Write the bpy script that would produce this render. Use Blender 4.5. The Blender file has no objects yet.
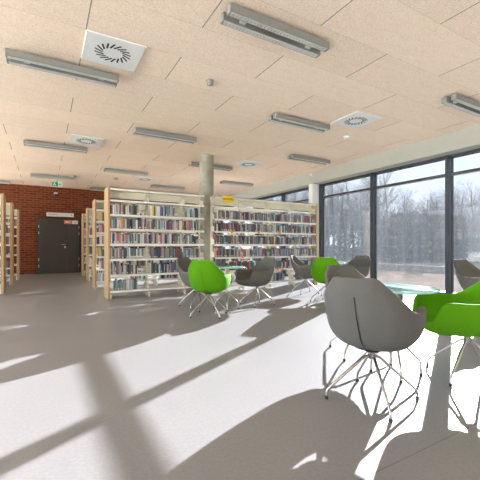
import bpy, bmesh, math, random
from mathutils import Vector, Matrix
C = bpy.context.scene
COL = C.collection
R = math.radians
PI = math.pi

# ------------------------------------------------------------------ camera
CAMH = 1.02
F_PX = 342.0
cd = bpy.data.cameras.new('camera'); cam = bpy.data.objects.new('camera', cd); COL.objects.link(cam)
cd.sensor_width = 36; cd.sensor_fit = 'HORIZONTAL'
cd.lens = F_PX / 480 * 36
cd.shift_y = 7.0 / 480          # level camera, horizon at y = 247 of 480
cd.clip_end = 500; cd.clip_start = .05
cam.location = (0, 0, CAMH)
cam.rotation_euler = (R(90), 0, -R(29.7))
C.camera = cam

# ------------------------------------------------------------------ light
w = bpy.data.worlds.new('sky'); C.world = w; w.use_nodes = True
nt = w.node_tree; nt.nodes.clear()
out = nt.nodes.new('ShaderNodeOutputWorld'); bg = nt.nodes.new('ShaderNodeBackground')
bg.inputs['Color'].default_value = (.86, .93, 1, 1); bg.inputs['Strength'].default_value = 2.7
nt.links.new(bg.outputs[0], out.inputs[0])
SUN_AZ, SUN_TAN = R(28.2), .318
sd = bpy.data.lights.new('sun', 'SUN'); sun = bpy.data.objects.new('sun', sd); COL.objects.link(sun)
sd.energy = 74; sd.angle = R(.35); sd.color = (1, .98, .96)
sv = Vector((math.cos(SUN_AZ), math.sin(SUN_AZ), SUN_TAN)).normalized()
sun.rotation_euler = sv.to_track_quat('Z', 'Y').to_euler()
sun.location = (20, 12, 10)
C.view_settings.view_transform = 'Standard'; C.view_settings.look = 'None'
C.view_settings.exposure = 1.5; C.view_settings.gamma = 1; C.view_settings.use_curve_mapping = False
try:
    C.cycles.max_bounces = 14; C.cycles.diffuse_bounces = 8; C.cycles.transparent_max_bounces = 24
    C.cycles.use_denoising = True; C.cycles.caustics_refractive = False; C.cycles.caustics_reflective = False
    C.cycles.sample_clamp_indirect = 4; C.cycles.use_adaptive_sampling = False
except Exception: pass

# ------------------------------------------------------------------ materials
def hexc(h):
    h = h.lstrip('#'); v = [int(h[i:i+2], 16)/255 for i in (0, 2, 4)]
    return tuple((c/12.92 if c <= .04045 else ((c+.055)/1.055)**2.4) for c in v) + (1,)
def mat(name, col, rough=.6, metal=0, noise=0, nscale=30, bump=0, bscale=200, spec=.5, sheen=0):
    m = bpy.data.materials.new(name); m.use_nodes = True
    t = m.node_tree; p = t.nodes['Principled BSDF']
    col = hexc(col) if isinstance(col, str) else tuple(col) + ((1,) if len(col) == 3 else ())
    p.inputs['Base Color'].default_value = col
    p.inputs['Roughness'].default_value = rough; p.inputs['Metallic'].default_value = metal
    p.inputs['Specular IOR Level'].default_value = spec
    if sheen: p.inputs['Sheen Weight'].default_value = sheen
    if noise or bump:
        tc = t.nodes.new('ShaderNodeTexCoord')
    if noise:
        n = t.nodes.new('ShaderNodeTexNoise'); n.inputs['Scale'].default_value = nscale; n.inputs['Detail'].default_value = 5
        t.links.new(tc.outputs['Object'], n.inputs['Vector'])
        mp = t.nodes.new('ShaderNodeMapRange'); mp.inputs[1].default_value = .3; mp.inputs[2].default_value = .7
        mp.inputs[3].default_value = 1-noise; mp.inputs[4].default_value = 1+noise
        t.links.new(n.outputs['Fac'], mp.inputs[0])
        mx = t.nodes.new('ShaderNodeVectorMath'); mx.operation = 'SCALE'; mx.inputs[0].default_value = col[:3]
        t.links.new(mp.outputs[0], mx.inputs['Scale']); t.links.new(mx.outputs[0], p.inputs['Base Color'])
    if bump:
        n2 = t.nodes.new('ShaderNodeTexNoise'); n2.inputs['Scale'].default_value = bscale
        t.links.new(tc.outputs['Object'], n2.inputs['Vector'])
        b = t.nodes.new('ShaderNodeBump'); b.inputs['Strength'].default_value = bump; b.inputs['Distance'].default_value = .005
        t.links.new(n2.outputs['Fac'], b.inputs['Height']); t.links.new(b.outputs[0], p.inputs['Normal'])
    return m

def nodes(m): return m.node_tree, m.node_tree.nodes['Principled BSDF']
def math_node(t, op, a, b=None, c=None):
    n = t.nodes.new('ShaderNodeMath'); n.operation = op
    for i, v in enumerate((a, b, c)):
        if v is None: continue
        if isinstance(v, (int, float)): n.inputs[i].default_value = v
        else: t.links.new(v, n.inputs[i])
    return n.outputs[0]

M = {}
M['white'] = mat('white_enamel', (.90, .88, .80), .45, noise=.03, nscale=3)
M['cream'] = mat('cream_enamel', (.74, .69, .57), .5, noise=.05, nscale=4)
M['chrome'] = mat('brushed_chrome', (.50, .46, .42), .33, metal=1)
M['black'] = mat('black_rubber', (.03, .03, .03), .6)
M['grey_fabric'] = mat('grey_upholstery', (.135, .127, .115), .9, noise=.07, nscale=150, bump=.25, bscale=500, spec=.2)
M['green_fabric'] = mat('green_upholstery', (.095, .30, .002), .85, noise=.06, nscale=150, bump=.25, bscale=500, spec=.2)
M['seam'] = mat('dark_zip', (.02, .02, .02), .7)
M['seam_green'] = mat('green_zip', (.05, .16, .002), .7)
M['grey_metal'] = mat('grey_lamp_housing', (.27, .27, .255), .45, noise=.03)
M['louvre'] = mat('bright_louvre', (.70, .70, .67), .3)
M['tube'] = mat('lamp_tube', (.9, .9, .87), .4)
M['reflector'] = mat('lamp_reflector', (.42, .42, .41), .3)
M['panel_white'] = mat('white_grille', (.86, .87, .86), .5)
M['slot'] = mat('dark_slot', (.035, .03, .028), .8)
M['wall'] = mat('painted_wall', (.42, .415, .37), .8, noise=.03, nscale=2, bump=.1, bscale=120)
M['reveal'] = mat('white_reveal', (.78, .79, .77), .7)
M['frame'] = mat('anthracite_frame', (.035, .043, .055), .4, noise=.05)
M['yellow'] = mat('yellow_sign', (.88, .60, .01), .5)
M['orange'] = mat('orange_tag', (.90, .33, .02), .5)
M['darktext'] = mat('dark_print', (.12, .07, .01), .6)
M['door'] = mat('dark_door_laminate', (.058, .052, .046), .45, noise=.1, nscale=14)
M['door_frame'] = mat('dark_door_frame', (.045, .04, .037), .5)
M['sign_white'] = mat('white_sign', (.75, .73, .68), .5)
M['sign_red'] = mat('red_sign', (.72, .16, .13), .5)
M['sign_grey'] = mat('grey_print', (.35, .33, .32), .6)
M['exit_green'] = mat('exit_green', (.0, .25, .09), .5)
M['exit_white'] = mat('exit_white', (.75, .85, .78), .5)
M['pages'] = mat('book_pages', (.72, .66, .54), .9, noise=.06, nscale=80)
M['concrete'] = mat('concrete', (.34, .325, .27), .8, noise=.10, nscale=9, bump=.3, bscale=60)
M['bark'] = mat('tree_bark', (.09, .08, .072), 1, spec=0, noise=.2, nscale=6)
M['bark_pale'] = mat('pale_bark', (.20, .185, .17), 1, spec=0, noise=.25, nscale=6)
M['shrub'] = mat('winter_shrub', (.11, .105, .085), 1, spec=0, noise=.35, nscale=3)
M['evergreen'] = mat('evergreen_leaf', (.05, .06, .04), 1, spec=0, noise=.35, nscale=3)
M['curb'] = mat('stone_curb', (.30, .28, .26), 1, spec=0, noise=.15, nscale=8)
M['house_wall'] = mat('house_render', (.16, .15, .15), 1, spec=0, noise=.06, nscale=1)
M['roof_grey'] = mat('grey_roofing', (.09, .09, .09), 1, spec=0, noise=.12, nscale=3)
M['terracotta'] = mat('terracotta_tile', (.52, .27, .16), .9, noise=.15, nscale=3)
M['window_dark'] = mat('dark_pane', (.05, .06, .07), .1)

# floor
m = mat('resin_floor', (.60, .59, .585), .6, spec=.3); M['floor'] = m; t, p = nodes(m)
tc = t.nodes.new('ShaderNodeTexCoord')
n1 = t.nodes.new('ShaderNodeTexNoise'); n1.inputs['Scale'].default_value = 1.2; n1.inputs['Detail'].default_value = 4
n2 = t.nodes.new('ShaderNodeTexNoise'); n2.inputs['Scale'].default_value = 55; n2.inputs['Detail'].default_value = 3
for n in (n1, n2): t.links.new(tc.outputs['Object'], n.inputs['Vector'])
s = math_node(t, 'MULTIPLY_ADD', n1.outputs['Fac'], .10, .90)
s2 = math_node(t, 'MULTIPLY_ADD', n2.outputs['Fac'], .34, .86)
f = math_node(t, 'MULTIPLY', s, s2)
sx = t.nodes.new('ShaderNodeSeparateXYZ'); t.links.new(tc.outputs['Object'], sx.inputs[0])
# movement joints in the floor: along X at y = 1.04
jd = math_node(t, 'ABSOLUTE', math_node(t, 'SUBTRACT', sx.outputs['Y'], 1.04))
jm = math_node(t, 'LESS_THAN', jd, .0035)
f = math_node(t, 'MULTIPLY', f, math_node(t, 'SUBTRACT', 1, math_node(t, 'MULTIPLY', jm, .3)))
vm = t.nodes.new('ShaderNodeVectorMath'); vm.operation = 'SCALE'; vm.inputs[0].default_value = (.26, .25, .252)
t.links.new(f, vm.inputs['Scale']); t.links.new(vm.outputs[0], p.inputs['Base Color'])
rr = math_node(t, 'MULTIPLY_ADD', n1.outputs['Fac'], .08, .30); t.links.new(rr, p.inputs['Roughness'])

# ceiling: wood wool boards 2.12 x 0.64, every other row shifted by half a board
m = mat('wood_wool_board', (.7, .6, .5), .95, spec=.1); M['ceiling'] = m; t, p = nodes(m)
tc = t.nodes.new('ShaderNodeTexCoord'); sx = t.nodes.new('ShaderNodeSeparateXYZ'); t.links.new(tc.outputs['Object'], sx.inputs[0])
PX, PY = 2.12, .6375
yy = math_node(t, 'DIVIDE', math_node(t, 'SUBTRACT', sx.outputs['Y'], 2.05 - 20*PY), PY)   # row A starts at 2.05
row = math_node(t, 'FLOOR', yy)
odd = math_node(t, 'MODULO', row, 2)
xx = math_node(t, 'ADD', math_node(t, 'DIVIDE', math_node(t, 'SUBTRACT', sx.outputs['X'], .38 - 20*PX), PX), math_node(t, 'MULTIPLY', odd, .5))
fx = math_node(t, 'FRACT', xx); fy = math_node(t, 'FRACT', yy)
dx = math_node(t, 'MULTIPLY', math_node(t, 'SUBTRACT', .5, math_node(t, 'ABSOLUTE', math_node(t, 'SUBTRACT', fx, .5))), PX)
dy = math_node(t, 'MULTIPLY', math_node(t, 'SUBTRACT', .5, math_node(t, 'ABSOLUTE', math_node(t, 'SUBTRACT', fy, .5))), PY)
jx = math_node(t, 'LESS_THAN', dx, .006); jy = math_node(t, 'LESS_THAN', dy, .003)
jj = math_node(t, 'MAXIMUM', math_node(t, 'MULTIPLY', jx, .62), math_node(t, 'MULTIPLY', jy, .22))
# tone of each board
cell = t.nodes.new('ShaderNodeCombineXYZ'); t.links.new(math_node(t, 'FLOOR', xx), cell.inputs[0]); t.links.new(row, cell.inputs[1])
wn = t.nodes.new('ShaderNodeTexWhiteNoise'); t.links.new(cell.outputs[0], wn.inputs['Vector'])
mapn = t.nodes.new('ShaderNodeMapping'); mapn.inputs['Scale'].default_value = (1, 2.2, 1); t.links.new(tc.outputs['Object'], mapn.inputs[0])
na = t.nodes.new('ShaderNodeTexNoise'); na.inputs['Scale'].default_value = 42; na.inputs['Detail'].default_value = 6; na.inputs['Roughness'].default_value = .7
nb = t.nodes.new('ShaderNodeTexNoise'); nb.inputs['Scale'].default_value = 6; nb.inputs['Detail'].default_value = 3
t.links.new(mapn.outputs[0], na.inputs['Vector']); t.links.new(mapn.outputs[0], nb.inputs['Vector'])
ff = math_node(t, 'ADD', math_node(t, 'MULTIPLY_ADD', na.outputs['Fac'], 1.1, .43), math_node(t, 'MULTIPLY_ADD', nb.outputs['Fac'], .14, -.05))
ff = math_node(t, 'MULTIPLY', ff, math_node(t, 'MULTIPLY_ADD', wn.outputs['Value'], .06, .97))
ff = math_node(t, 'MULTIPLY', ff, math_node(t, 'SUBTRACT', 1, jj))
vm = t.nodes.new('ShaderNodeVectorMath'); vm.operation = 'SCALE'; vm.inputs[0].default_value = (.97, .79, .635)
t.links.new(ff, vm.inputs['Scale']); t.links.new(vm.outputs[0], p.inputs['Base Color'])
bp = t.nodes.new('ShaderNodeBump'); bp.inputs['Strength'].default_value = .35; bp.inputs['Distance'].default_value = .01
t.links.new(na.outputs['Fac'], bp.inputs['Height']); t.links.new(bp.outputs[0], p.inputs['Normal'])

# brick
m = mat('red_brick', (.2, .07, .04), .9, spec=.2); M['brick'] = m; t, p = nodes(m)
tc = t.nodes.new('ShaderNodeTexCoord'); sx = t.nodes.new('ShaderNodeSeparateXYZ'); t.links.new(tc.outputs['Object'], sx.inputs[0])
cx = t.nodes.new('ShaderNodeCombineXYZ'); t.links.new(sx.outputs['X'], cx.inputs[0]); t.links.new(sx.outputs['Z'], cx.inputs[1])
bt = t.nodes.new('ShaderNodeTexBrick'); t.links.new(cx.outputs[0], bt.inputs['Vector'])
bt.inputs['Scale'].default_value = 1; bt.inputs['Brick Width'].default_value = .26; bt.inputs['Row Height'].default_value = .085
bt.inputs['Mortar Size'].default_value = .009; bt.inputs['Mortar Smooth'].default_value = .2
bt.inputs['Color1'].default_value = (.17, .040, .016, 1); bt.inputs['Color2'].default_value = (.085, .020, .009, 1)
bt.inputs['Mortar'].default_value = (.26, .095, .045, 1)
t.links.new(bt.outputs['Color'], p.inputs['Base Color'])
bp = t.nodes.new('ShaderNodeBump'); bp.inputs['Strength'].default_value = .5; bp.inputs['Distance'].default_value = .01; bp.invert = True
t.links.new(bt.outputs['Fac'], bp.inputs['Height']); t.links.new(bp.outputs[0], p.inputs['Normal'])

# pale plywood
m = mat('birch_plywood', (.6, .4, .25), .5); M['wood'] = m; t, p = nodes(m)
tc = t.nodes.new('ShaderNodeTexCoord'); mp = t.nodes.new('ShaderNodeMapping'); mp.inputs['Scale'].default_value = (14, 14, 1.2)
t.links.new(tc.outputs['Object'], mp.inputs[0]); n = t.nodes.new('ShaderNodeTexNoise'); n.inputs['Scale'].default_value = 3; n.inputs['Detail'].default_value = 5
t.links.new(mp.outputs[0], n.inputs['Vector']); cr = t.nodes.new('ShaderNodeValToRGB')
cr.color_ramp.elements[0].position = .3; cr.color_ramp.elements[0].color = (.42, .275, .145, 1)
cr.color_ramp.elements[1].position = .7; cr.color_ramp.elements[1].color = (.54, .37, .21, 1)
t.links.new(n.outputs['Fac'], cr.inputs[0]); t.links.new(cr.outputs[0], p.inputs['Base Color'])

# window glass: tint added to dim the outdoors, translucent veil imitating haze, reflecting
m = bpy.data.materials.new('hazed_window_glass'); m.use_nodes = True; M['glass'] = m; t = m.node_tree; t.nodes.clear()
o = t.nodes.new('ShaderNodeOutputMaterial'); tr = t.nodes.new('ShaderNodeBsdfTransparent'); tr.inputs[0].default_value = (.34, .35, .365, 1)
gl = t.nodes.new('ShaderNodeBsdfGlossy'); gl.inputs['Roughness'].default_value = .02
hz = t.nodes.new('ShaderNodeBsdfTranslucent'); hz.inputs[0].default_value = (.55, .62, .70, 1)
fr = t.nodes.new('ShaderNodeFresnel'); fr.inputs[0].default_value = 1.45
tc = t.nodes.new('ShaderNodeTexCoord'); mp = t.nodes.new('ShaderNodeMapping'); mp.inputs['Scale'].default_value = (1, 6, .5)
nz = t.nodes.new('ShaderNodeTexNoise'); nz.inputs['Scale'].default_value = 1.4; nz.inputs['Detail'].default_value = 4
t.links.new(tc.outputs['Object'], mp.inputs[0]); t.links.new(mp.outputs[0], nz.inputs['Vector'])
veil = math_node(t, 'MULTIPLY_ADD', nz.outputs['Fac'], .012, .003)
m1 = t.nodes.new('ShaderNodeMixShader'); t.links.new(veil, m1.inputs[0]); t.links.new(tr.outputs[0], m1.inputs[1]); t.links.new(hz.outputs[0], m1.inputs[2])
m2 = t.nodes.new('ShaderNodeMixShader'); ge = t.nodes.new('ShaderNodeNewGeometry'); t.links.new(math_node(t, 'MULTIPLY', math_node(t, 'MULTIPLY', fr.outputs[0], .8), math_node(t, 'SUBTRACT', 1, ge.outputs['Backfacing'])), m2.inputs[0]); t.links.new(m1.outputs[0], m2.inputs[1]); t.links.new(gl.outputs[0], m2.inputs[2])
t.links.new(m2.outputs[0], o.inputs[0])
# table glass
m = bpy.data.materials.new('table_glass'); m.use_nodes = True; M['table_glass'] = m; t = m.node_tree; t.nodes.clear()
o = t.nodes.new('ShaderNodeOutputMaterial'); tr = t.nodes.new('ShaderNodeBsdfTransparent'); tr.inputs[0].default_value = (.80, .93, .90, 1)
gl = t.nodes.new('ShaderNodeBsdfGlossy'); gl.inputs['Roughness'].default_value = .015; gl.inputs[0].default_value = (.9, 1, .98, 1)
fr = t.nodes.new('ShaderNodeFresnel'); fr.inputs[0].default_value = 1.75
ge = t.nodes.new('ShaderNodeNewGeometry'); m2 = t.nodes.new('ShaderNodeMixShader'); t.links.new(math_node(t, 'MULTIPLY', fr.outputs[0], math_node(t, 'SUBTRACT', 1, ge.outputs['Backfacing'])), m2.inputs[0]); t.links.new(tr.outputs[0], m2.inputs[1]); t.links.new(gl.outputs[0], m2.inputs[2])
t.links.new(m2.outputs[0], o.inputs[0])
M['glass_edge'] = mat('glass_edge', (.42, .80, .70), .15)

# paving
m = mat('paving', (.5, .47, .44), 1, spec=0); M['paving'] = m; t, p = nodes(m)
tc = t.nodes.new('ShaderNodeTexCoord'); bt = t.nodes.new('ShaderNodeTexBrick'); t.links.new(tc.outputs['Object'], bt.inputs['Vector'])
bt.inputs['Scale'].default_value = 1; bt.inputs['Brick Width'].default_value = .8; bt.inputs['Row Height'].default_value = .4; bt.inputs['Mortar Size'].default_value = .012
bt.inputs['Color1'].default_value = (.19, .142, .108, 1); bt.inputs['Color2'].default_value = (.15, .113, .088, 1); bt.inputs['Mortar'].default_value = (.06, .055, .05, 1)
nz = t.nodes.new('ShaderNodeTexNoise'); nz.inputs['Scale'].default_value = 3; nz.inputs['Detail'].default_value = 6; t.links.new(tc.outputs['Object'], nz.inputs['Vector'])
vm = t.nodes.new('ShaderNodeVectorMath'); vm.operation = 'SCALE'; t.links.new(bt.outputs['Color'], vm.inputs[0])
t.links.new(math_node(t, 'MULTIPLY_ADD', nz.outputs['Fac'], .8, .6), vm.inputs['Scale']); t.links.new(vm.outputs[0], p.inputs['Base Color'])
M['bounce_ground'] = mat('pale_bounce_ground', (.78, .74, .68), .9, noise=.05, nscale=2)  # unseen ground made pale to bounce daylight up to the ceiling
M['grass'] = mat('winter_grass', (.22, .20, .13), .95, noise=.3, nscale=1.5)
M['forest_floor'] = mat('leaf_litter', (.20, .17, .13), 1, spec=0, noise=.3, nscale=1)

# ------------------------------------------------------------------ mesh helpers
class MB:
    def __init__(s): s.v = []; s.f = []; s.mi = []; s.sm = []; s.mats = []
    def m(s, mt):
        if mt not in s.mats: s.mats.append(mt)
        return s.mats.index(mt)
    def add(s, vs, fs, mt=None, smooth=False):
        b = len(s.v); s.v += [tuple(v) for v in vs]; k = s.m(mt)
        for f_ in fs: s.f.append([b+i for i in f_]); s.mi.append(k); s.sm.append(smooth)
        return s
    def box(s, x0, x1, y0, y1, z0, z1, mt=None, M4=None):
        vs = [Vector((x, y, z)) for z in (z0, z1) for y in (y0, y1) for x in (x0, x1)]
        if M4: vs = [M4 @ v for v in vs]
        return s.add(vs, [(0,2,3,1),(4,5,7,6),(0,1,5,4),(2,6,7,3),(0,4,6,2),(1,3,7,5)], mt)
    def tube(s, pts, rad, mt=None, n=10, cap=True, smooth=True):
        pts = [Vector(p) for p in pts]; k = len(pts)
        rad = rad if isinstance(rad, (list, tuple)) else [rad]*k
        vs = []; prev = None
        for i, p in enumerate(pts):
            d = (pts[min(i+1, k-1)] - pts[max(i-1, 0)]).normalized()
            a = Vector((0,0,1)) if abs(d.z) < .95 else Vector((1,0,0))
            if prev is not None:
                u = (prev - d*prev.dot(d)).normalized()
            else: u = d.cross(a).normalized()
            prev = u; v_ = d.cross(u)
            vs += [p + rad[i]*(math.cos(2*PI*j/n)*u + math.sin(2*PI*j/n)*v_) for j in range(n)]
        fs = [(i*n+j, i*n+(j+1) % n, (i+1)*n+(j+1) % n, (i+1)*n+j) for i in range(k-1) for j in range(n)]
        s.add(vs, fs, mt, smooth)
        if cap: s.add(vs[:n], [tuple(reversed(range(n)))], mt); s.add(vs[-n:], [tuple(range(n))], mt)
        return s
    def lathe(s, prof, c=(0,0), n=24, mt=None, smooth=True):
        vs = [(c[0]+r*math.cos(2*PI*j/n), c[1]+r*math.sin(2*PI*j/n), z) for r, z in prof for j in range(n)]
        k = len(prof)
        fs = [(i*n+j, i*n+(j+1) % n, (i+1)*n+(j+1) % n, (i+1)*n+j) for i in range(k-1) for j in range(n)]
        s.add(vs, fs, mt, smooth)
        if prof[0][0] > 1e-4: s.add(vs[:n], [tuple(reversed(range(n)))], mt)
        if prof[-1][0] > 1e-4: s.add(vs[-n:], [tuple(range(n))], mt)
        return s
    def build(s, name, parent=None, loc=None, rz=0, bevel=0):
        me = bpy.data.meshes.new(name); me.from_pydata(s.v, [], s.f)
        for mt in s.mats: me.materials.append(M[mt] if isinstance(mt, str) else mt)
        me.polygons.foreach_set('material_index', s.mi); me.polygons.foreach_set('use_smooth', s.sm); me.update()
        o = bpy.data.objects.new(name, me); COL.objects.link(o)
        if parent: o.parent = parent
        if loc: o.location = loc
        if rz: o.rotation_euler.z = rz
        if bevel:
            b = o.modifiers.new('bevel', 'BEVEL'); b.width = bevel; b.segments = 2; b.limit_method = 'ANGLE'
        return o
def tag(o, label=None, cat=None, group=None, kind=None):
    if label: o['label'] = label
    if cat: o['category'] = cat
    if group: o['group'] = group
    if kind: o['kind'] = kind
    return o
def empty(name, loc=(0,0,0), rz=0, **k):
    o = bpy.data.objects.new(name, None); COL.objects.link(o); o.location = loc; o.rotation_euler.z = rz
    o.empty_display_size = .1
    return tag(o, **k)
def struct(name, mb, **k):
    o = mb.build(name, **k); o['kind'] = 'structure'; return o
def copy_tree(o, parent=None):
    c = o.copy(); COL.objects.link(c)
    if parent: c.parent = parent
    for ch in [x for x in ALL_CHILDREN(o)]: copy_tree(ch, c)
    return c
def ALL_CHILDREN(o): return list(o.children)

# ------------------------------------------------------------------ structure
CEIL = 3.33; WX = 7.1; GX = 7.45; YB = 15.0
struct('floor', MB().box(-4.8, 7.62, -4, 15.3, -.2, 0, 'floor'))
struct('ceiling', MB().box(-4.8, 7.62, -4, 15.3, CEIL, CEIL+.3, 'ceiling'))
struct('wall_back', MB().box(-4.8, 7.62, YB, YB+.3, 0, CEIL, 'brick'))
M['clear_glass'] = M['glass'].copy(); M['clear_glass'].name = 'clear_glass'
M['clear_glass'].node_tree.nodes['Transparent BSDF'].inputs[0].default_value = (.93, .95, .95, 1)
def side_glazing(name, along_x, c, a0, a1, step):
    root = empty(name); root['kind'] = 'structure'; n = round((a1-a0)/step)
    def bx(mb, a, b, t, z0, z1, mt): return mb.box(a, b, c-t, c+t, z0, z1, mt) if along_x else mb.box(c-t, c+t, a, b, z0, z1, mt)
    f_ = MB(); bx(f_, a0, a1, .06, CEIL-.2, CEIL, 'frame'); bx(f_, a0, a1, .06, 0, .08, 'frame')
    for i in range(n+1): bx(f_, a0+i*(a1-a0)/n-.04, a0+i*(a1-a0)/n+.04, .06, 0, CEIL, 'frame')
    f_.build('window_frame', root)
    for i in range(n): bx(MB(), a0+i*(a1-a0)/n+.04, a0+(i+1)*(a1-a0)/n-.04, .004, .08, CEIL-.2, 'clear_glass').build('pane', root)
side_glazing('added_window_left', False, -4.7, -3.9, 14.9, 2.35)  # added glazing out of view, lets daylight into the back of the room
struct('wall_front', MB().box(-4.8, 7.62, -4.2, -4, 0, CEIL, 'wall'))  # unseen wall, closed to keep sky light off the foreground floor
# wall on the window side: deep lintel, the pier between the two glazed runs
wr = MB()
wr.box(WX, 7.62, -4, 15, 2.955, CEIL, 'wall')
struct('wall_right', wr)
struct('trim_2', MB().box(WX, 7.62, 7.98, 8.15, 0, 2.955, 'reveal'))  # pier: whiter than the lintel, its brighter lighting put into the colour
struct('trim_1', MB().box(WX-.002, 7.60, 7.975, 7.982, 0, 2.955, 'reveal'))
def glazing(name, y0, y1, mulls, T=2.55):
    root = empty(name); root['kind'] = 'structure'
    f_ = MB(); H = 2.955
    f_.box(GX-.06, GX+.06, y0, y1, H-.06, H, 'frame'); f_.box(GX-.06, GX+.06, y0, y1, 0, .06, 'frame')
    f_.box(GX-.06, GX+.06, y0, y1, T-.026, T+.026, 'frame')
    for y in mulls: f_.box(GX-.09, GX+.09, y-.04, y+.04, 0, H, 'frame')
    f_.build('window_frame', root)
    ys = sorted(mulls)
    for a, b in zip(ys, ys[1:]):
        for z0, z1 in ((.06, T-.035), (T+.035, H-.06)):
            MB().box(GX-.004, GX+.004, a+.04, b-.04, z0, z1, 'glass').build('pane', root)
    return root
glazing('window_1', -3.7, 7.97, [7.93, 6.02, 4.10, 2.18, .26, -1.66, -3.58])
glazing('window_2', 8.15, 15, [8.21, 9.87, 11.79, 13.71, 14.96])
# round concrete column
cb = MB(); prof = [(.178, 0)]
for i in range(1, 12):
    z = CEIL*i/12 + .1
    prof += [(.178, z-.006), (.1745, z), (.178, z+.006)]
prof.append((.178, CEIL)); cb.lathe(prof, n=40, mt='concrete')
tag(cb.build('concrete_column', loc=(3.55, 7.93, 0)), 'round bare concrete column rising to the ceiling between the two front bookcases', 'column')

# double door in the brick wall
def door():
    r = empty('door_1', (0, YB, 0)); r['kind'] = 'structure'
    xl, xm, xr, H = -.20, .74, 1.17, 2.07
    MB().box(xl-.06, xl, -.05, 0, 0, H+.06, 'door_frame').box(xr, xr+.06, -.05, 0, 0, H+.06, 'door_frame').box(xl, xr, -.05, 0, H, H+.06, 'door_frame').build('door_frame', r)
    a = MB().box(xl+.005, xm-.004, -.07, -.02, .01, H-.005, 'door').build('door_leaf', r, bevel=.004)
    b = MB().box(xm+.004, xr-.005, -.07, -.02, .01, H-.005, 'door').build('door_leaf', r, bevel=.004)
    MB().tube([(xm-.06, -.07, 1.12), (xm-.06, -.12, 1.12), (xm-.19, -.12, 1.12)], .011, 'chrome', 8).lathe([(.026, 0), (.026, .01)], n=12, mt='chrome').build('door_handle', a)
    MB().box(xm-.085, xm-.035, -.078, -.07, .98, 1.06, 'chrome').build('lock_plate', a)
    for x, lf in ((xl+.0, a), (xr, b)):
        for z in (.30, .55, 1.55, 1.80): MB().tube([(x, -.08, z-.05), (x, -.08, z+.05)], .012, 'chrome', 8).build('hinge', lf)
door()
sg = empty('door_sign', (.52, YB, 2.27), label='long white name sign fixed on the brick wall above the dark double door', cat='sign')
MB().box(-.47, .47, -.03, 0, -.075, .075, 'sign_white').build('sign_plate', sg)
mk = MB()
for i in range(9): mk.box(-.40+i*.035, -.378+i*.035, -.034, -.03, -.012, .022, 'sign_grey')
mk.box(.37, .42, -.034, -.03, -.02, .02, 'sign_grey'); mk.build('printed_marks', sg)['kind'] = 'stuff'
st = empty('door_notice', (.83, YB-.07, 1.99), label='red and white notice stuck at the top of the narrow door leaf', cat='notice')
MB().box(-.18, .10, -.012, 0, -.07, .07, 'sign_red').build('red_panel', st)
MB().box(.10, .30, -.012, 0, -.07, .07, 'sign_white').build('white_panel', st)
MB().box(-.15, -.02, -.014, -.012, -.02, .03, 'sign_white').box(.0, .03, -.014, -.012, -.07, .07, 'yellow').box(.14, .26, -.014, -.012, -.01, .0, 'sign_red').build('printed_marks', st)['kind'] = 'stuff'

# exit sign hanging from the ceiling
ex = empty('exit_sign', (.36, 13.4, 3.19), label='small green and white emergency exit sign hanging near the brick wall', cat='exit sign')
MB().box(-.16, .16, -.03, .03, -.08, .08, 'exit_white').build('sign_box', ex)
MB().box(-.15, .03, -.034, -.03, -.07, .07, 'exit_green').build('green_panel', ex)
k = MB()   # running man and arrow
k.lathe([(.0, 0), (.014, .0)], n=8, mt='exit_white')
k = MB().box(-.09, -.06, -.038, -.034, .03, .055, 'exit_white').box(-.10, -.06, -.038, -.034, -.02, .025, 'exit_white').box(-.12, -.09, -.038, -.034, -.055, -.02, 'exit_white').box(-.06, -.03, -.038, -.034, -.05, -.01, 'exit_white')
k.build('running_figure', ex)
MB().box(.06, .13, -.034, -.03, -.01, .01, 'exit_green').add([(.05, -.034, 0), (.08, -.034, .03), (.08, -.034, -.03)], [(0, 1, 2)], 'exit_green').build('arrow', ex)
MB().tube([(0, 0, .08), (0, 0, CEIL-3.18)], .01, 'grey_metal', 8).build('hanger', ex)
cm = empty('security_camera', (.36, 14.85, 3.04), label='small dark dome camera on the brick wall just below the exit sign', cat='camera')
MB().box(-.06, .06, -.02, .15, .0, .06, 'sign_white').build('bracket', cm)
MB().lathe([(.001, -.10), (.035, -.09), (.055, -.06), (.06, -.02), (.06, 0)], mt='black').build('dome', cm)

# ------------------------------------------------------------------ ceiling fixtures
def make_light():
    r = empty('ceiling_light')
    for y in (-.072, .072):
        b = MB().box(-.625, .625, y-.038, y+.038, -.075, -.025, 'grey_metal').box(-.625, .625, y-.038, y-.032, -.104, -.075, 'grey_metal').box(-.625, .625, y+.032, y+.038, -.104, -.075, 'grey_metal')
        b = b.box(-.625, -.612, y-.032, y+.032, -.104, -.075, 'grey_metal').box(.612, .625, y-.032, y+.032, -.104, -.075, 'grey_metal').build('lamp_body', r)
        MB().box(-.60, .60, y-.026, y+.026, -.080, -.075, 'tube').build('lamp_tube', b)
        lv = MB()
        for i in range(30): lv.box(-.59+i*.0405, -.586+i*.0405, y-.032, y+.032, -.104, -.084, 'louvre')
        for e in (-.028, 0, .028): lv.box(-.61, .61, y+e-.002, y+e+.002, -.105, -.090, 'louvre')
        lv.build('louvre', b)
    for x in (-.42, .42): MB().box(x-.03, x+.03, -.055, .055, -.085, -.05, 'louvre').box(x-.012, x+.012, -.012, .012, -.06, .0, 'grey_metal').build('bracket', r)
    return r
L0 = make_light(); first = True
LX = lambda i: .23 + 1.9*i
lights = []
for j in range(7):
    for i in range(-2, 4):
        if (i+j) % 2: continue
        lights.append((i, j))
desc = {(1,0): 0}
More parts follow.
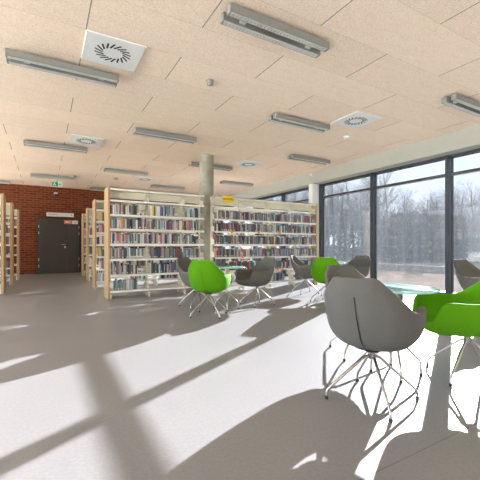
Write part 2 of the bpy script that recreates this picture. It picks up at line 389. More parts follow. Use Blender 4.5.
names = {
 (1, 1): 'grey twin-tube ceiling light at top centre, the largest one in view',
 (0, 2): 'long grey twin-tube ceiling light at upper left beside the white air grille',
 (2, 2): 'grey twin-tube ceiling light halfway up, just above and left of the right-hand air grille',
 (3, 1): 'grey twin-tube ceiling light cut by the right edge of the photo',
 (1, 3): 'grey twin-tube ceiling light to the left of the top of the concrete column',
 (3, 3): 'grey twin-tube ceiling light close to the white lintel and wall pier',
 (0, 4): 'grey twin-tube ceiling light at left beside the second air grille',
 (2, 4): 'grey twin-tube ceiling light passing behind the concrete column',
 (1, 5): 'grey twin-tube ceiling light over the left end of the front left bookcase',
 (3, 5): 'grey twin-tube ceiling light low above the yellow shelf sign',
 (0, 6): 'grey twin-tube ceiling light directly in front of the exit sign',
 (2, 6): 'grey twin-tube ceiling light far back, seen just over the front left bookcase top',
 (-1, 5): 'end of a grey ceiling light at the left edge of the photo',
 (1, 7): 'farthest grey ceiling light, against the brick wall above the back bookcases',
 (-1, 7): 'farthest grey ceiling light at the left edge above the brick wall',
}
for (i, j), lab in names.items():
    o = L0 if first else copy_tree(L0); first = False
    o.location = (LX(i), 1.0 + 1.925*j if j != 7 else 14.3, CEIL)
    tag(o, lab, 'ceiling light', 'twin-tube lights on the wood wool ceiling')

def make_diffuser():
    r = empty('air_grille')
    MB().box(-.315, .315, -.315, .315, -.016, .0, 'panel_white').build('face_panel', r, bevel=.003)
    s_ = MB()
    for k in range(18):
        a = 2*PI*k/18; M4 = Matrix.Rotation(a, 4, 'Z') @ Matrix.Translation((.155, 0, 0)) @ Matrix.Rotation(R(30), 4, 'Z')
        s_.box(-.052, .052, -.010, .010, -.0175, -.0155, 'slot', M4)
    s_.build('swirl_slots', r); return r
D0 = make_diffuser(); first = True
for x, y, lab in ((.70, 4.27, 'white square air grille with swirl slots at upper left, the largest grille'),
                  (4.92, 4.37, 'white square air grille with swirl slots at right above the windows'),
                  (.78, 8.1, 'white square air grille beside a ceiling light at left, over the aisle'),
                  (2.95, 11.7, 'white square air grille far back above the left bookcase'),
                  (4.92, 8.16, 'white square air grille right of the concrete column')):
    o = D0 if first else copy_tree(D0); first = False
    o.location = (x, y, CEIL); tag(o, lab, 'air grille', 'swirl air grilles in the ceiling')
def sensor(x, y, lab, r=.045, h=.06, mt='grey_metal', nm='ceiling_sensor', cat='sensor'):
    q = empty(nm, (x, y, CEIL), label=lab, cat=cat)
    MB().lathe([(r*1.15, 0), (r*1.15, -.012), (r, -.012)], mt=mt).build('mounting_ring', q)
    MB().lathe([(r, -.012), (r*.95, -h), (.001, -h-.004)], mt=mt).build('sensor_body', q)
sensor(1.99, 4.33, 'small grey cylindrical sensor on the ceiling between two lights')
sensor(2.06, 12.0, 'tiny grey sensor on the ceiling over the back bookcases', .06, .05)
sensor(.85, 12.3, 'tiny dark sensor on the ceiling near the exit sign', .05, .05)
sensor(5.49, 5.11, 'round white smoke detector on the ceiling beside the right-hand air grille', .06, .04, 'panel_white', 'smoke_detector', 'smoke detector')
q = empty('motion_detector', (7.07, 8.0, 3.2), label='small pale motion detector high on the wall pier under the ceiling', cat='motion detector')
MB().box(-.03, .0, -.04, .04, -.06, .06, 'sign_white').build('casing', q, bevel=.01); MB().box(-.034, -.03, -.025, .025, -.045, -.01, 'grey_metal').build('lens', q)

# ------------------------------------------------------------------ shelving
LEVELS = [.17, .48, .79, 1.09, 1.385, 1.665, 1.95]
DEP = .50
def shelving(x0, bays, yf, label, group, flip=False, end_left=True, end_right=False, wide=.035, single=False, H=2.2):
    """double sided steel shelving with plywood end panels. x0: left end, bays: list of widths, yf: front plane y"""
    r = empty('library_shelving', (x0, yf, 0), label=label, cat='bookshelf', group=group)
    D = .26 if single else DEP; YU = .225 if single else DEP/2
    W = sum(bays); xs = [0]
    for b in bays: xs.append(xs[-1]+b)
    def endp(xa, xb):
        m_ = MB(); rr_ = .06; pts = [(0, 0), (D, 0), (D, H-rr_)]
        for k in range(1, 6): a = k/6*PI/2; pts.append((D-rr_+rr_*math.cos(a), H-rr_+rr_*math.sin(a)))
        for k in range(1, 6): a = PI/2 + k/6*PI/2; pts.append((rr_+rr_*math.cos(a), H-rr_+rr_*math.sin(a)))
        pts.append((0, H-rr_)); n = len(pts)
        vs = [(xa, y, z) for y, z in pts] + [(xb, y, z) for y, z in pts]
        m_.add(vs, [tuple(range(n))[::-1], tuple(range(n, 2*n))] + [(i, (i+1) % n, n+(i+1) % n, n+i) for i in range(n)], 'wood')
        m_.build('end_panel', r)
    if end_left: endp(0, wide)
    if end_right: endp(W-wide, W)
    for i, x in enumerate(xs):
        x = min(max(x, .055), W-.055) if (i == 0 and end_left) or (i == len(xs)-1 and end_right) else min(max(x, .02), W-.02)
        u = MB().box(x-.015, x+.015, YU-.03, YU+.03, .0, H-.03, 'cream').build('upright', r)
        MB().box(x-.02, x+.02, .02, D-.02, .04, .10, 'cream').box(x-.012, x+.012, .02, .05, 0, .05, 'white').box(x-.012, x+.012, D-.05, D-.02, 0, .05, 'white').build('foot', u)
    for i in range(len(bays)):
        a, b = xs[i]+.004, xs[i+1]-.004
        if i == 0 and end_left: a += wide
        if i == len(bays)-1 and end_right: b -= wide
        for lv in LEVELS:
            for y0, y1, lip in (((.0, YU-.035, 0),) if single else ((.0, YU-.035, 0), (YU+.035, D, D-.006))):
                s_ = MB().box(a, b, y0, y1, lv-.006, lv, 'white').box(a, b, lip, lip+.006, lv-.042, lv, 'white')
                for xx_ in (a, b-.003):
                    ya, yb = (y0+.05, y1) if lip == 0 else (y0, y1-.05)
                    za, zb_ = (.095, .13) if lip == 0 else (.13, .095)
                    vs = [(xx_+e, y, z) for e in (0, .003) for y, z in ((ya, lv-.002), (yb, lv-.002), (yb, lv+zb_), (ya, lv+za))]
                    s_.add(vs, [(0, 1, 2, 3)[::-1], (4, 5, 6, 7), (0, 1, 5, 4), (1, 2, 6, 5), (2, 3, 7, 6), (3, 0, 4, 7)], 'cream')
                s_.build('shelf_board', r)
        t_ = MB().box(a, b, 0, D, H-.035, H-.02, 'white').box(a, b, 0, .006, H-.07, H-.02, 'white').box(a, b, D-.006, D, H-.07, H-.02, 'white')
        t_.box(a, b, YU-.012, YU+.012, H-.20, H-.05, 'cream').build('top_board', r)
    return r
g1 = 'double-sided white steel bookcases with plywood end panels'
shelving(1.06, [.80, .77, .45], 7.0, 'front left white bookcase with a plywood end panel, left of the concrete column', g1)
shelving(3.34, [.76, .76, .77, .77], 7.0, 'long front right white bookcase between concrete column and wall pier, topped by yellow sign', 'single-sided bookcases', end_left=False, end_right=True, single=True)
shelving(1.06, [.77]*4, 9.05, 'second white bookcase standing directly behind the front left bookcase', g1)
shelving(1.10, [.77]*4, 11.1, 'third white bookcase back on the right side of the aisle', g1)
shelving(1.14, [.77]*4, 13.0, 'fourth and farthest white bookcase right of the aisle, beside the door', g1)
shelving(-.78-2.4, [.8]*3, 9.0, 'nearest bookcase left of the aisle, cut by the left photo edge', g1, end_left=False, end_right=True, wide=.05)
shelving(-.74-2.4, [.8]*3, 10.75, 'middle bookcase of the three left of the aisle', g1, end_left=False, end_right=True, wide=.05)
shelving(-.70-2.4, [.8]*3, 12.6, 'farthest bookcase left of the aisle, nearest the dark door', g1, end_left=False, end_right=True, wide=.05)
shelving(4.2, [.76]*3, 9.05, 'white bookcase glimpsed through the books of the front right bookcase', g1, end_left=False, end_right=True)

# ------------------------------------------------------------------ books
PAL = {'grey': (.26, .26, .27), 'light grey': (.50, .50, .50), 'white': (.74, .73, .70), 'cream': (.64, .57, .43), 'black': (.03, .03, .035),
       'navy': (.03, .05, .12), 'steel blue': (.13, .21, .30), 'pale blue': (.36, .46, .54), 'teal': (.05, .22, .24), 'dark red': (.22, .03, .035),
       'red': (.48, .06, .05), 'pink': (.55, .30, .32), 'orange': (.65, .22, .05), 'brown': (.15, .08, .05), 'tan': (.40, .28, .17), 'yellow': (.70, .50, .05),
       'green': (.08, .22, .08), 'purple': (.15, .09, .20), 'blue': (.04, .10, .42), 'charcoal': (.08, .08, .09)}
for k_, c_ in PAL.items(): g_ = sum(c_)/3*.15+.015; M['book_'+k_] = mat('book_cover_'+k_.replace(' ', '_'), tuple(c*.85+g_ for c in c_), .5)
mixA = ['grey']*3 + ['light grey']*4 + ['white']*4 + ['cream']*2 + ['black']*2 + ['navy']*2 + ['steel blue']*2 + ['pale blue']*2 + ['teal', 'dark red', 'dark red', 'red', 'pink', 'pink', 'orange', 'brown', 'tan', 'yellow', 'green', 'purple', 'blue', 'charcoal', 'charcoal']
mixBlue = ['grey', 'light grey', 'light grey', 'pale blue', 'pale blue', 'steel blue', 'white', 'black', 'charcoal', 'navy', 'teal']
mixDark = ['grey']*3 + ['charcoal']*4 + ['black']*2 + ['navy']*2 + ['steel blue']*2 + ['brown']*2 + ['light grey']*2 + ['pale blue', 'cream', 'dark red', 'pink', 'purple', 'teal', 'tan', 'white', 'red', 'green']
rng = random.Random(7)
def book_mesh(mb, x, y, z, wdt, dep, h, col, label, tilt=0, back=1):
    """spine faces -y (back=1) or +y (back=-1). x: left edge"""
    c = 'book_'+col; s_ = back; T = Matrix.Translation((x, y, z)) @ Matrix.Rotation(tilt, 4, 'Y')
    th = min(.003, wdt*.15)
    def bx(x0, x1, y0, y1, z0, z1, mt):
        if s_ < 0: y0, y1 = -y1, -y0
        mb.box(x0, x1, y0, y1, z0, z1, mt, T)
    bx(0, th, .004, dep, 0, h, c); bx(wdt-th, wdt, .004, dep, 0, h, c)
    bx(th*.5, wdt-th*.5, 0, .005, 0, h, c)
    bx(th, wdt-th, .005, dep-.004, .003, h-.004, 'pages')
    if label: bx(th*.6, wdt-th*.6, -.0006, 0, .015, .015+label, 'book_white' if col != 'white' else 'book_light grey')
specs = []   # (x,y,z,w,d,h,col,label,tilt,back, info)
def fill(x0, x1, yf, lv, mix, info=None, back=1, hmin=.17, hmax=.225, wmin=.013, wmax=.031, gap=.03):
    x = x0; k = 0
    while True:
        wd = rng.uniform(wmin, wmax)
        if rng.random() < .12: wd *= 1.4
        if x+wd > x1: break
        if rng.random() < gap: x += rng.uniform(.01, .04); 
        if x+wd > x1: break
        h = rng.uniform(hmin, hmax); tilt = 0
        if rng.random() < .05: tilt = R(rng.uniform(3, 7)); x += .0
        specs.append([x, yf + rng.uniform(.018, .035)*back, lv+.0005, wd, rng.uniform(.13, .17), h, rng.choice(mix), rng.choice([0, 0, 0, .025]), tilt, back, (info, k) if info else None])
        x += wd + .0006 + (h*math.sin(tilt) if tilt else 0); k += 1
# front left bookcase, facing the room.  (px0, px1) are shares of each bay that the books fill
b1 = [1.06+.055, 1.06+.80+.02, 1.06+.80+.77+.02, 1.06+2.0]
LV = {0: LEVELS[5], 1: LEVELS[4], 2: LEVELS[3], 3: LEVELS[2], 4: LEVELS[1], 5: LEVELS[0]}
rowspec = {0: [(0, .80), (.0, .70), (.12, .90)], 1: [(0, .99), (0, .97), (.05, .90)], 2: [(0, .99), (0, .98), (.05, .55)],
           3: [(0, .50), (.06, .95), (.05, .95)], 4: [(.03, .70), (0, .93), (.1, .8)], 5: [(.1, .73), None, None]}
for rw, bays in rowspec.items():
    for bi, sp in enumerate(bays):
        if not sp: continue
        a, b = b1[bi], b1[bi+1]-.03; L = b-a
        mix = mixBlue if rw == 5 else (mixDark if (rw in (3, 4) and bi > 0) else mixA)
        fill(a+sp[0]*L, a+sp[1]*L, 7.0, LV[rw], mix, ('A', rw, bi))
b2 = [3.34+.03, 4.10+.02, 4.86+.02, 5.63+.02, 6.40-.04]
for rw in range(6):
    for bi in range(4):
        a, b = b2[bi], b2[bi+1]-.03; L = b-a
        s0, s1 = rng.choice([(0, .97), (.0, .93), (0, .98)]), 0
        if rw == 5: s0 = (.1, .6) if bi < 3 else (.2, .7)
        if rw == 0 and bi == 3: s0 = (.12, .85)
        if rw == 4 and bi == 1: s0 = (0, .8)
        fill(a+s0[0]*L, a+s0[1]*L, 7.0, LV[rw], mixDark, ('B', rw, bi), hmin=.155, hmax=.205)
def side(x0, bays, yf, mix, frac=.75, back=1, levels=range(6)):
    x = x0
    for b in bays:
        for rw in levels:
            f0 = rng.uniform(0, .1); f1 = min(.97, f0+frac+rng.uniform(-.25, .2))
            fill(x+.04+f0*(b-.08), x+.04+f1*(b-.08), yf, LV[rw], mix, None, back, hmin=.17, hmax=.235, wmin=.02, wmax=.045)
        x += b
side(1.06, [.77]*4, 9.05, mixA, .7); side(1.10, [.77]*2, 11.1, mixA, .7); side(1.14, [.77]*2, 13.0, mixA, .7)
side(4.2, [.76]*3, 9.05, mixDark+['tan', 'orange'], .55)
side(1.10, [.75], 7.5, mixA, .3, -1, range(1, 4))
mixL = ['brown', 'tan', 'charcoal', 'brown', 'dark red', 'cream', 'black', 'grey']
for x_, y_ in ((-.78-2.4, 9.0), (-.74-2.4, 10.75), (-.70-2.4, 12.6)): side(x_, [.8]*3, y_, mixL, .8)
vis = [s_ for s_ in specs if s_[10]]
for s_ in vis:
    d = .4955*s_[0] + .8686*s_[1]; s_.append(s_[3]*s_[5]/d**2)
vis.sort(key=lambda s_: -s_[11])
ORD = 'first second third fourth fifth sixth seventh eighth ninth tenth eleventh twelfth thirteenth fourteenth fifteenth sixteenth seventeenth eighteenth nineteenth twentieth'.split()
def ordn(k):
    n = k+1
    if n <= 20: return ORD[n-1]
    T = {2: 'twenty', 3: 'thirty', 4: 'forty', 5: 'fifty'}; TT = {3: 'thirtieth', 4: 'fortieth', 5: 'fiftieth'}
    return TT[n//10] if n % 10 == 0 else T[n//10]+'-'+ORD[n % 10-1]
SH = ['top', 'second', 'third', 'fourth', 'fifth', 'bottom']
BA = {'A': ['left', 'middle', 'right'], 'B': ['first', 'second', 'third', 'fourth']}
for s_ in vis[:300]:
    mb = MB(); x, y, z = s_[:3]
    book_mesh(mb, 0, 0, 0, *s_[3:6], s_[6], s_[7], s_[8], s_[9])
    (case, rw, bi), k = s_[10]
    o = mb.build('book', loc=(x, y, z))
    th = 'thin' if s_[3] < .02 else ('thick' if s_[3] > .034 else '')
    lab = f"{(th+' ') if th else ''}{s_[6]} book, {ordn(k)} from left, {SH[rw]} book row, {BA[case][bi]} bay, front {'left' if case == 'A' else 'right'} bookcase"
    tag(o, lab, 'book', f"books on the {SH[rw]} row of the front {'left' if case == 'A' else 'right'} bookcase")
mb = MB()
ids = set(id(s_) for s_ in vis[:300])
for s_ in specs:
    if id(s_) not in ids: book_mesh(mb, *s_[:3], *s_[3:6], s_[6], s_[7], s_[8], s_[9])
tag(mb.build('shelved_books'), 'hundreds of small upright books filling the farther shelves of the bookcases', 'books', kind='stuff')

# orange subject tags on the shelf lips
LBL = ['top', 'second', 'third', 'fourth', 'fifth', 'bottom']
for u, rw, lab in ((232, 1, 'leftmost orange tag on the second book row of the front right bookcase'),
              (259, 1, 'middle orange tag on the second book row of the front right bookcase'),
              (280, 1, 'right-hand orange tag on the second book row of the front right bookcase'),
              (295, 2, 'orange tag hanging at the right end of the third book row'),
              (243, 3, 'orange tag hanging on the fourth book row of the front right bookcase'),
              (278, 5, 'left one of two orange tags low down behind the grey chair'),
              (283, 5, 'right one of two orange tags low down behind the grey chair'),
              (228.5, 5, 'orange tag low on the front right bookcase seen beneath the glass table')):
    a = (u-240)/342; x = 6.985*(.4955+.8686*a)/(.8686-.4955*a)
    z = LV[rw] if rw < 5 else LEVELS[1]
    tag(MB().add([(-.03, 0, .02), (.03, 0, .02), (.03, 0, -.035), (0, 0, -.06), (-.03, 0, -.035), (-.03, .004, .02), (.03, .004, .02), (.03, .004, -.035), (0, .004, -.06), (-.03, .004, -.035)],
        [(0, 4, 3, 2, 1), (5, 6, 7, 8, 9)] + [(i, (i+1) % 5, 5+(i+1) % 5, 5+i) for i in range(5)], 'orange').build('shelf_tag', loc=(x, 6.992, z)), lab, 'shelf tag', 'orange subject tags on the shelf edges')
# yellow sign on top of the right bookcase
ys = empty('shelf_sign', (3.67, 6.985, 2.12), label='yellow rectangular sign with dark lettering at the top left of the right bookcase', cat='sign')
MB().box(-.135, .135, -.006, 0, -.075, .075, 'yellow').build('sign_plate', ys)
fc = bpy.data.curves.new('lettering', 'FONT'); fc.body = 'NOWOŚCI'; fc.size = .058; fc.align_x = 'CENTER'; fc.align_y = 'CENTER'; fc.extrude = .001; fc.offset = .0012
fo = bpy.data.objects.new('lettering', fc); COL.objects.link(fo); fo.parent = ys; fo.location = (0, -.008, 0); fo.rotation_euler = (R(90), 0, 0); fc.materials.append(M['darktext'])
bpy.context.view_layer.update()
fm = bpy.data.meshes.new_from_object(fo.evaluated_get(bpy.context.evaluated_depsgraph_get())); fm.materials.clear(); fm.materials.append(M['darktext'])
bpy.data.objects.remove(fo); fo = bpy.data.objects.new('lettering', fm); COL.objects.link(fo); fo.parent = ys; fo.location = (0, -.008, 0); fo.rotation_euler = (R(90), 0, 0)

# ------------------------------------------------------------------ armchairs
def shell_mb(mt):
    NT, NS = 72, 12
    zb = .335
    def rim_z(a):   # a: degrees away from the back
        P = [(0, .824), (19, .83), (24, .824), (29, .80), (62, .655), (70, .625), (80, .606), (96, .604), (118, .61), (128, .605), (136, .585), (143, .54), (150, .48), (158, .448), (180, .44)]
        for (a0, z0), (a1, z1) in zip(P, P[1:]):
            if a <= a1:
                t_ = (a-a0)/(a1-a0); 
                return z0+(z1-z0)*t_
        return P[-1][1]
    def plan(th, rr=0):  # direction from the back, going round
        s_, c_ = math.sin(th), math.cos(th)
        e = .84 if c_ > 0 else .66
        x = (.30-rr)*math.copysign(abs(s_)**e, s_)
        yb = .315 if c_ > 0 else .325
        y = -(yb-rr)*math.copysign(abs(c_)**e, c_)
        return x, y
    mb = MB(); rings = []
    for j in range(NT):
        th = 2*PI*j/NT; a = abs(math.degrees(th)); a = min(a, 360-a); zr = rim_z(a)
        prof = []
        n = 2.9
        X, Y = plan(th)
        lean = 0
        for i in range(NS+1):
            q = i/NS*PI/2; rho = math.sin(q)**(2/n); ze = 1-math.cos(q)**(2/n)
            z = zb+(zr-zb)*ze
            # sides pull in low down so that the pan narrows towards the stem
            prof.append((X*rho, Y*rho, z))
        Xi, Yi = plan(th, .034); zi = .43
        # rounded rim
        prof.append(((X*.8+Xi*.2), (Y*.8+Yi*.2), zr+.008)); prof.append(((X*.3+Xi*.7), (Y*.3+Yi*.7), zr+.009))
        n2 = 2.9
        for i in range(NS, -1, -1):
            q = i/NS*PI/2; rho = math.sin(q)**(2/n2); ze = 1-math.cos(q)**(2/n2)
            zt = zr if zr > zi+.012 else zi+.012
            prof.append((Xi*rho, Yi*rho, zi+(zt-zi)*ze))
        rings.append(prof)
    K = len(rings[0]); vs = [(x, y - .20*max(0, z-.50)*min(1, max(0, -y/.2)), z) for r_ in rings for (x, y, z) in r_]
    fs = []
    for j in range(NT):
        j2 = (j+1) % NT
        for i in range(K-1):
            if i == 0: fs.append((j*K+1, j2*K+1, 0) if False else (j*K, j*K+1, j2*K+1)); continue
            if i == K-2: fs.append((j*K+i, j*K+i+1, j2*K+i)); continue
            fs.append((j*K+i, j*K+i+1, j2*K+i+1, j2*K+i))
    mb.add(vs, fs, mt, True)
    return mb
def make_chair(mt):
    r = empty('swivel_armchair')
    o = shell_mb(mt).build('upholstered_shell', r)
    bm = bmesh.new(); bm.from_mesh(o.data); bmesh.ops.remove_doubles(bm, verts=bm.verts, dist=.0004); bmesh.ops.recalc_face_normals(bm, faces=bm.faces); bm.to_mesh(o.data); bm.free()
    # zip down the middle of the back
    zz = MB(); pts = []
    n = 2.9
    for i in range(13):
        z_ = .365 + .355*i/12; ze = (z_-.335)/(.826-.335); rho = (1-(1-ze)**n)**(1/n)
        pts.append((0, -.315*rho-.20*max(0, z_-.50)-.001, z_))
    vs = [(e, y, z) for (x, y, z) in pts for e in (-.003, .003)]
    vs2 = [(e, y-.003, z) for (x, y, z) in pts for e in (-.004, .004)]
    zz.add(vs2, [(2*i, 2*i+1, 2*i+3, 2*i+2) for i in range(len(pts)-1)], 'seam' if mt == 'grey_fabric' else 'seam_green')
    zs = zz.build('back_zip', o)
    # seat cushion
    c_ = MB(); prof = [(.001, .452), (.10, .451), (.15, .448), (.18, .44), (.19, .43), (.17, .425)]
    c_.lathe(prof[::-1], n=32, mt=mt); cu = c_.build('seat_cushion', r); cu.scale = (1, .93, 1); cu.location.y = .05; o.location.y = .045
    MB().lathe([(.05, .325), (.05, .345), (.12, .352)], n=20, mt='black').build('seat_plate', r)
    MB().lathe([(.020, .272), (.026, .276), (.026, .322), (.03, .327)], n=16, mt='chrome').build('hub', r)
    for k in range(4):
        a = R(45+90*k); ca, sa = math.cos(a), math.sin(a)
        P = lambda rr_, z: (rr_*ca, rr_*sa, z)
        lg = MB().tube([P(.015, .290), P(.05, .283), P(.275, .083), P(.297, .058), P(.302, .035), P(.303, .015)], [.011, .0105, .009, .0085, .0085, .0085], 'chrome', 10).build('leg', r)
        MB().lathe([(.012, 0), (.0125, .012), (.0115, .022)], c=(.303*ca, .303*sa), n=12, mt='black').build('foot_cap', lg)
    return r
CH = {'grey': make_chair('grey_fabric'), 'green': make_chair('green_fabric')}; used = set()
def chair(col, x, y, facing, leg_az, lab):
    o = CH[col] if col not in used else copy_tree(CH[col]); used.add(col)
    rz = R(facing-90)
    o.location = (x, y, 0); o.rotation_euler.z = rz
    for ch in o.children:      # the star foot stays put when the seat swivels
        if ch.name.startswith('leg') : ch.rotation_euler.z = R(leg_az-45) - rz
    tag(o, lab, 'armchair', f'{col} upholstered swivel armchairs')
chair('grey', 1.905, 1.555, 21, 149, 'dark grey armchair seen from behind in the right foreground, the largest grey chair')
chair('grey', 2.615, 2.284, -100, 107, 'olive grey armchair directly behind the big foreground grey chair')
chair('green', 2.885, 1.45, 146, 7, 'large bright green armchair at right, cut by the photo edge, facing the glass table')
chair('grey', 5.27, 2.46, -96, 20, 'grey armchair beside the window mullion at the right edge, above the large green chair')
chair('green', 4.72, 1.72, 150, 20, 'green armchair mostly outside the right photo edge, behind the large green chair')
chair('green', 2.12, 4.65, 46, 95, 'green armchair at centre left seen from behind, beside the concrete column')
chair('grey', 2.25, 5.45, -62, 140, 'grey armchair half hidden on the left behind the centre green chair')
chair('grey', 3.26, 5.10, 188, 50, 'grey armchair facing left in the centre, in front of the right bookcase')
chair('green', 4.58, 4.75, 41, 60, 'green armchair seen from behind, right of the bookcase and before the wall pier')
chair('grey', 5.0, 5.85, -58, 30, 'grey armchair facing right in front of the right end of the right bookcase')
chair('grey', 5.74, 5.12, 190, 20, 'small distant grey armchair by the window between green chair and first mullion')

# ------------------------------------------------------------------ glass tables
def make_table():
    r = empty('glass_table')
    MB().lathe([(.355, .680), (.36, .683), (.36, .692), (.355, .695)], n=56, mt='glass_edge').build('dummy', r) if False else None
    tp = MB().lathe([(.308, .681), (.308, .695)], n=56, mt='table_glass').build('glass_top', r)
    MB().lathe([(.308, .681), (.312, .683), (.312, .693), (.308, .695)], n=56, mt='glass_edge').build('polished_edge', tp)
    me = r.children[0].children[0].data if r.children else None
    MB().lathe([(.06, .672), (.06, .681)], n=20, mt='chrome').build('top_plate', r)
    MB().lathe([(.022, .25), (.022, .672)], n=16, mt='chrome').build('stem', r)
    for k in range(4):
        a = R(90*k+45); ca, sa = math.cos(a), math.sin(a); P = lambda q, z: (q*ca, q*sa, z)
        lg = MB().tube([P(.015, .275), P(.04, .262), P(.165, .135), P(.182, .11), P(.186, .08), P(.187, .012)], .010, 'chrome', 10).build('leg', r)
        MB().lathe([(.012, 0), (.0125, .012), (.0115, .02)], c=(.187*ca, .187*sa), n=12, mt='black').build('foot_cap', lg)
    return r
T0 = make_table()
for i, (x, y, rz, lab) in enumerate(((2.45, 1.77, 2, 'round glass table at right between the big grey and green armchairs'),
                      (2.60, 5.0, 20, 'round glass table in the centre, between the green chair and the grey one'),
                      (5.2, 5.3, 20, 'round glass table near the window, mostly hidden behind the distant green armchair'))):
    o = T0 if i == 0 else copy_tree(T0); o.location = (x, y, 0); o.rotation_euler.z = R(rz)
    tag(o, lab, 'table', 'round glass tables')

# ------------------------------------------------------------------ outdoors
struct('ground_paving', MB().box(7.62, 14.0, -25, 30, -.25, -.03, 'paving'))
struct('ground_rear', MB().box(7.62, 14.0, -60, -25, -.25, -.04, 'paving'))
struct('ground_planting', MB().box(14.25, 150, -90, 150, -.25, .10, 'forest_floor'))
struct('ground_around_building', MB().box(-60, 7.62, -60, -4.0, -.3, -.05, 'bounce_ground'))
struct('ground_left', MB().box(-60, -4.8, -4.0, 60, -.3, -.05, 'bounce_ground'))
cbk = MB()
for i in range(55): cbk.box(14.0, 14.25, -25+i*1.0, -25+i*1.0+.985, -.2, .22, 'curb')
tag(cbk.build('stone_curb'), 'low pale stone curb between the paving and the planted strip outside', 'curb')

def tree_mesh(seed, H, spread, mt, lev=5, upright=.75):
    rg = random.Random(seed); tk = MB(); br = MB()
    def grow(p, d, L, r0, lv, mbx):
        n = 4 if lv > 2 else 3; pts = [p]; rad = [r0]; q = p.copy(); dd = d.copy(); r1 = r0*.62
        for k in range(1, n+1):
            dd = (dd + Vector((rg.gauss(0, .10), rg.gauss(0, .10), rg.gauss(.05, .05)))).normalized()
            q = q + dd*L/n; pts.append(q.copy()); rad.append(r0+(r1-r0)*k/n)
        mbx.tube(pts, rad, mt, 5 if lv >= lev-1 else 3, cap=False)
        if lv == 0: return
        nb = 3 if lv > 1 else 4
        for b in range(nb):
            f_ = rg.uniform(.35, 1); idx = min(n, max(1, int(f_*n+.5))); base = pts[idx]
            a = rg.uniform(0, 2*PI); ang = R(rg.uniform(22, 55))*spread
            ax = dd.orthogonal().normalized(); ax.rotate(Matrix.Rotation(a, 3, dd))
            nd = (dd*math.cos(ang) + ax*math.sin(ang)); nd.z += .12; nd.normalize()
            grow(base, nd, L*rg.uniform(.55, .75), rad[idx]*.55, lv-1, br)
        grow(pts[-1], dd, L*.7, r1, lv-1, br)
    # trunk
    pts = [Vector((0, 0, 0))]; rad = [H*.018]; q = Vector((0, 0, 0)); d = Vector((rg.gauss(0, .03), rg.gauss(0, .03), 1)).normalized()
    NS_ = 9
    for k in range(NS_):
        d = (d+Vector((rg.gauss(0, .03), rg.gauss(0, .03), .04))).normalized(); q = q+d*H*.85/NS_; pts.append(q.copy()); rad.append(H*.018*(1-.8*(k+1)/NS_))
    tk.tube(pts, rad, mt, 7, cap=False)
    for k in range(2, NS_+1):
        for b in range(3):
            a = rg.uniform(0, 2*PI); e = R(rg.uniform(25, 60)); nd = Vector((math.cos(a)*math.cos(e), math.sin(a)*math.cos(e), math.sin(e)))
            base = pts[k-1].lerp(pts[k], rg.random())
            grow(base, nd, H*.16*(1.15-.6*k/NS_), rad[k]*.5, 3, br)
    return tk, br
def tree(seed, H, spread, mt):
    tk, br = tree_mesh(seed, H, spread, mt)
    r = empty('bare_tree'); tk.build('trunk', r); br.build('branches', r); return r
protos = [tree(1, 11, 1, 'bark'), tree(2, 13, .8, 'bark_pale'), tree(3, 12, .9, 'bark'), tree(4, 9, 1.15, 'bark_pale')]
rt = random.Random(21); usedp = set()
def ray(u, d):
    a = (u-240)/342; return d*(.4955+.8686*a), d*(.8686-.4955*a)
PH = [11, 13, 12, 9]
def tsc(pk, x, y, f_=1):   # low winter trees: their tops stay under the sun
    az = math.degrees(math.atan2(y, x))
    if 21 < az < 36: return f_*(.9+.195*math.hypot(x, y))/(PH[pk]*1.12)
    return f_*(.9+.265*math.hypot(x, y))/(PH[pk]*1.12)
HXY = ray(408, 44)
near = [(474, 22, 3, 1.0, 'pale bare tree with a wide crown at the right photo edge outside'),
        (463, 27, 0, .9, 'dark bare tree outside just right of the right-hand mullion'),
        (433, 24, 2, .95, 'bare tree outside immediately left of the right-hand mullion'),
        (384, 25, 1, 1.0, 'slim bare tree outside immediately right of the left mullion'),
        (404, 27, 1, 1.0, 'slim bare tree outside halfway between the two window mullions')]
for u, d, pk, sc, lab in near:
    o = protos[pk] if pk not in usedp else copy_tree(protos[pk]); usedp.add(pk)
    x, y = ray(u, d); sc = tsc(pk, x, y, sc); o.location = (x, y, .05); o.scale = (sc, sc, sc); o.rotation_euler.z = rt.uniform(0, 6.28)
    tag(o, lab, 'tree', 'bare trees outside the window')
for k in range(60):
    u = 265 + (490-265)*((k*.618) % 1); d = rt.uniform(23, 60)
    x, y = ray(u, d)
    if math.hypot(x-HXY[0], y-HXY[1]) < 8: continue
    pk = rt.randrange(4); o = copy_tree(protos[pk])
    if x < 15.5: x, y = x*16/max(x, 8), y*16/max(x, 8)
    sc = tsc(pk, x, y, rt.uniform(.72, 1.0)); o.location = (x, y, .05); o.scale = (sc, sc, sc); o.rotation_euler.z = rt.uniform(0, 6.28)
    tag(o, 'leafless tree in the crowded row of bare trees beyond the paving outside', 'tree', 'bare trees outside the window')

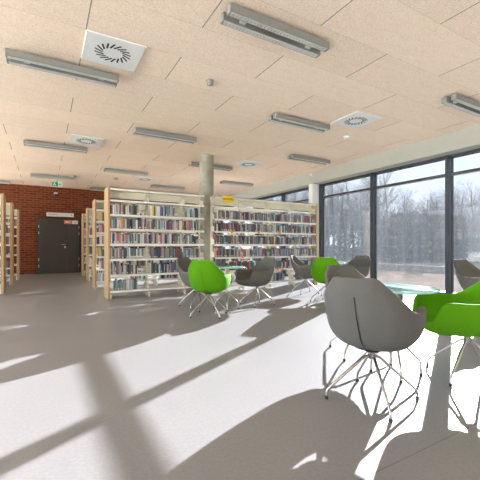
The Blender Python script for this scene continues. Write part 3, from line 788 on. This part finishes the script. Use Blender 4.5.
def shrub(x, y, sx_, h, mt, lab, seed, cat='shrub'):
    rg = random.Random(seed); mb = MB()
    for k in range(500):
        a = rg.uniform(0, 2*PI); rr_ = math.sqrt(rg.random()); z = rg.random()**.8*h
        w_ = sx_*math.sqrt(max(.05, 1-(z/h)**2*.8)); px, py = math.cos(a)*rr_*w_, math.sin(a)*rr_*w_
        s_ = rg.uniform(.05, .12); n_ = Vector((rg.gauss(0, 1), rg.gauss(0, 1), rg.gauss(0, 1))).normalized(); t1 = n_.orthogonal().normalized()*s_; t2 = n_.cross(t1)
        c = Vector((px, py, z)); mb.add([c-t1, c+t2*.6, c+t1, c-t2*.6], [(0, 1, 2, 3)], mt)
    st_ = MB()
    for k in range(8):
        a = rg.uniform(0, 2*PI); st_.tube([(0, 0, 0), (math.cos(a)*sx_*.3, math.sin(a)*sx_*.3, h*.4), (math.cos(a)*sx_*.6, math.sin(a)*sx_*.6, h*.85)], [.025, .015, .006], 'bark', 4, cap=False)
    r = empty('garden_shrub', (x, y, .08), label=lab, cat=cat, group='shrubs beyond the curb'); mb.build('foliage', r); st_.build('stems', r)
for k in range(26):
    u = 300 + 185*((k*.618+.3) % 1); d = rt.uniform(19, 32); x, y = ray(u, d)
    if x < 15.6: continue
    shrub(x, y, rt.uniform(.8, 1.5), rt.uniform(.8, 1.9), rt.choice(['shrub', 'shrub', 'evergreen']), 'winter shrub in the dense belt of shrubs beyond the curb', k)

def house(name, x, y, rz, L, Wd, Hh, Rh, lab, roof='roof_grey'):
    r = empty(name, (x, y, 0), rz, label=lab, cat='house')
    wl = MB().box(-L/2, L/2, -Wd/2, Wd/2, 0, Hh, 'house_wall').build('walls', r)
    o_ = .5; e = min(L, Wd)/2*.95
    vs = [(-L/2-o_, -Wd/2-o_, Hh), (L/2+o_, -Wd/2-o_, Hh), (L/2+o_, Wd/2+o_, Hh), (-L/2-o_, Wd/2+o_, Hh), (-L/2+e, 0, Hh+Rh), (L/2-e, 0, Hh+Rh)]
    MB().add(vs, [(0, 1, 5, 4), (1, 2, 5), (2, 3, 4, 5), (3, 0, 4), (3, 2, 1, 0)], roof).build('hipped_roof', r)
    MB().box(-L/2+e-.1, L/2-e+.1, -.12, .12, Hh+Rh-.06, Hh+Rh+.12, 'terracotta').build('ridge_tiles', r)
    nw = int(L/2.6)
    for k in range(nw):
        xx_ = -L/2+1.3+k*(L-2.6)/max(1, nw-1)
        wf = MB().box(xx_-.5, xx_+.5, -Wd/2-.05, -Wd/2, 1.0, 2.3, 'reveal').build('window', r)
        MB().box(xx_-.42, xx_+.42, -Wd/2-.06, -Wd/2-.05, 1.08, 2.22, 'window_dark').build('pane', wf)
    MB().box(L*.18, L*.18+.45, -.25, .25, Hh+Rh*.5, Hh+Rh+.35, 'terracotta').build('chimney', r)
x, y = ray(408, 44); house('house', x, y, R(-58), 10, 8, 3.4, 2.0, 'grey detached house with a hipped roof behind the bare trees outside')
x, y = ray(476, 46); house('long_low_building', x, y, R(-55), 16, 7, 2.0, .9, 'long low building with pale walls and reddish roof far outside at right', 'terracotta')
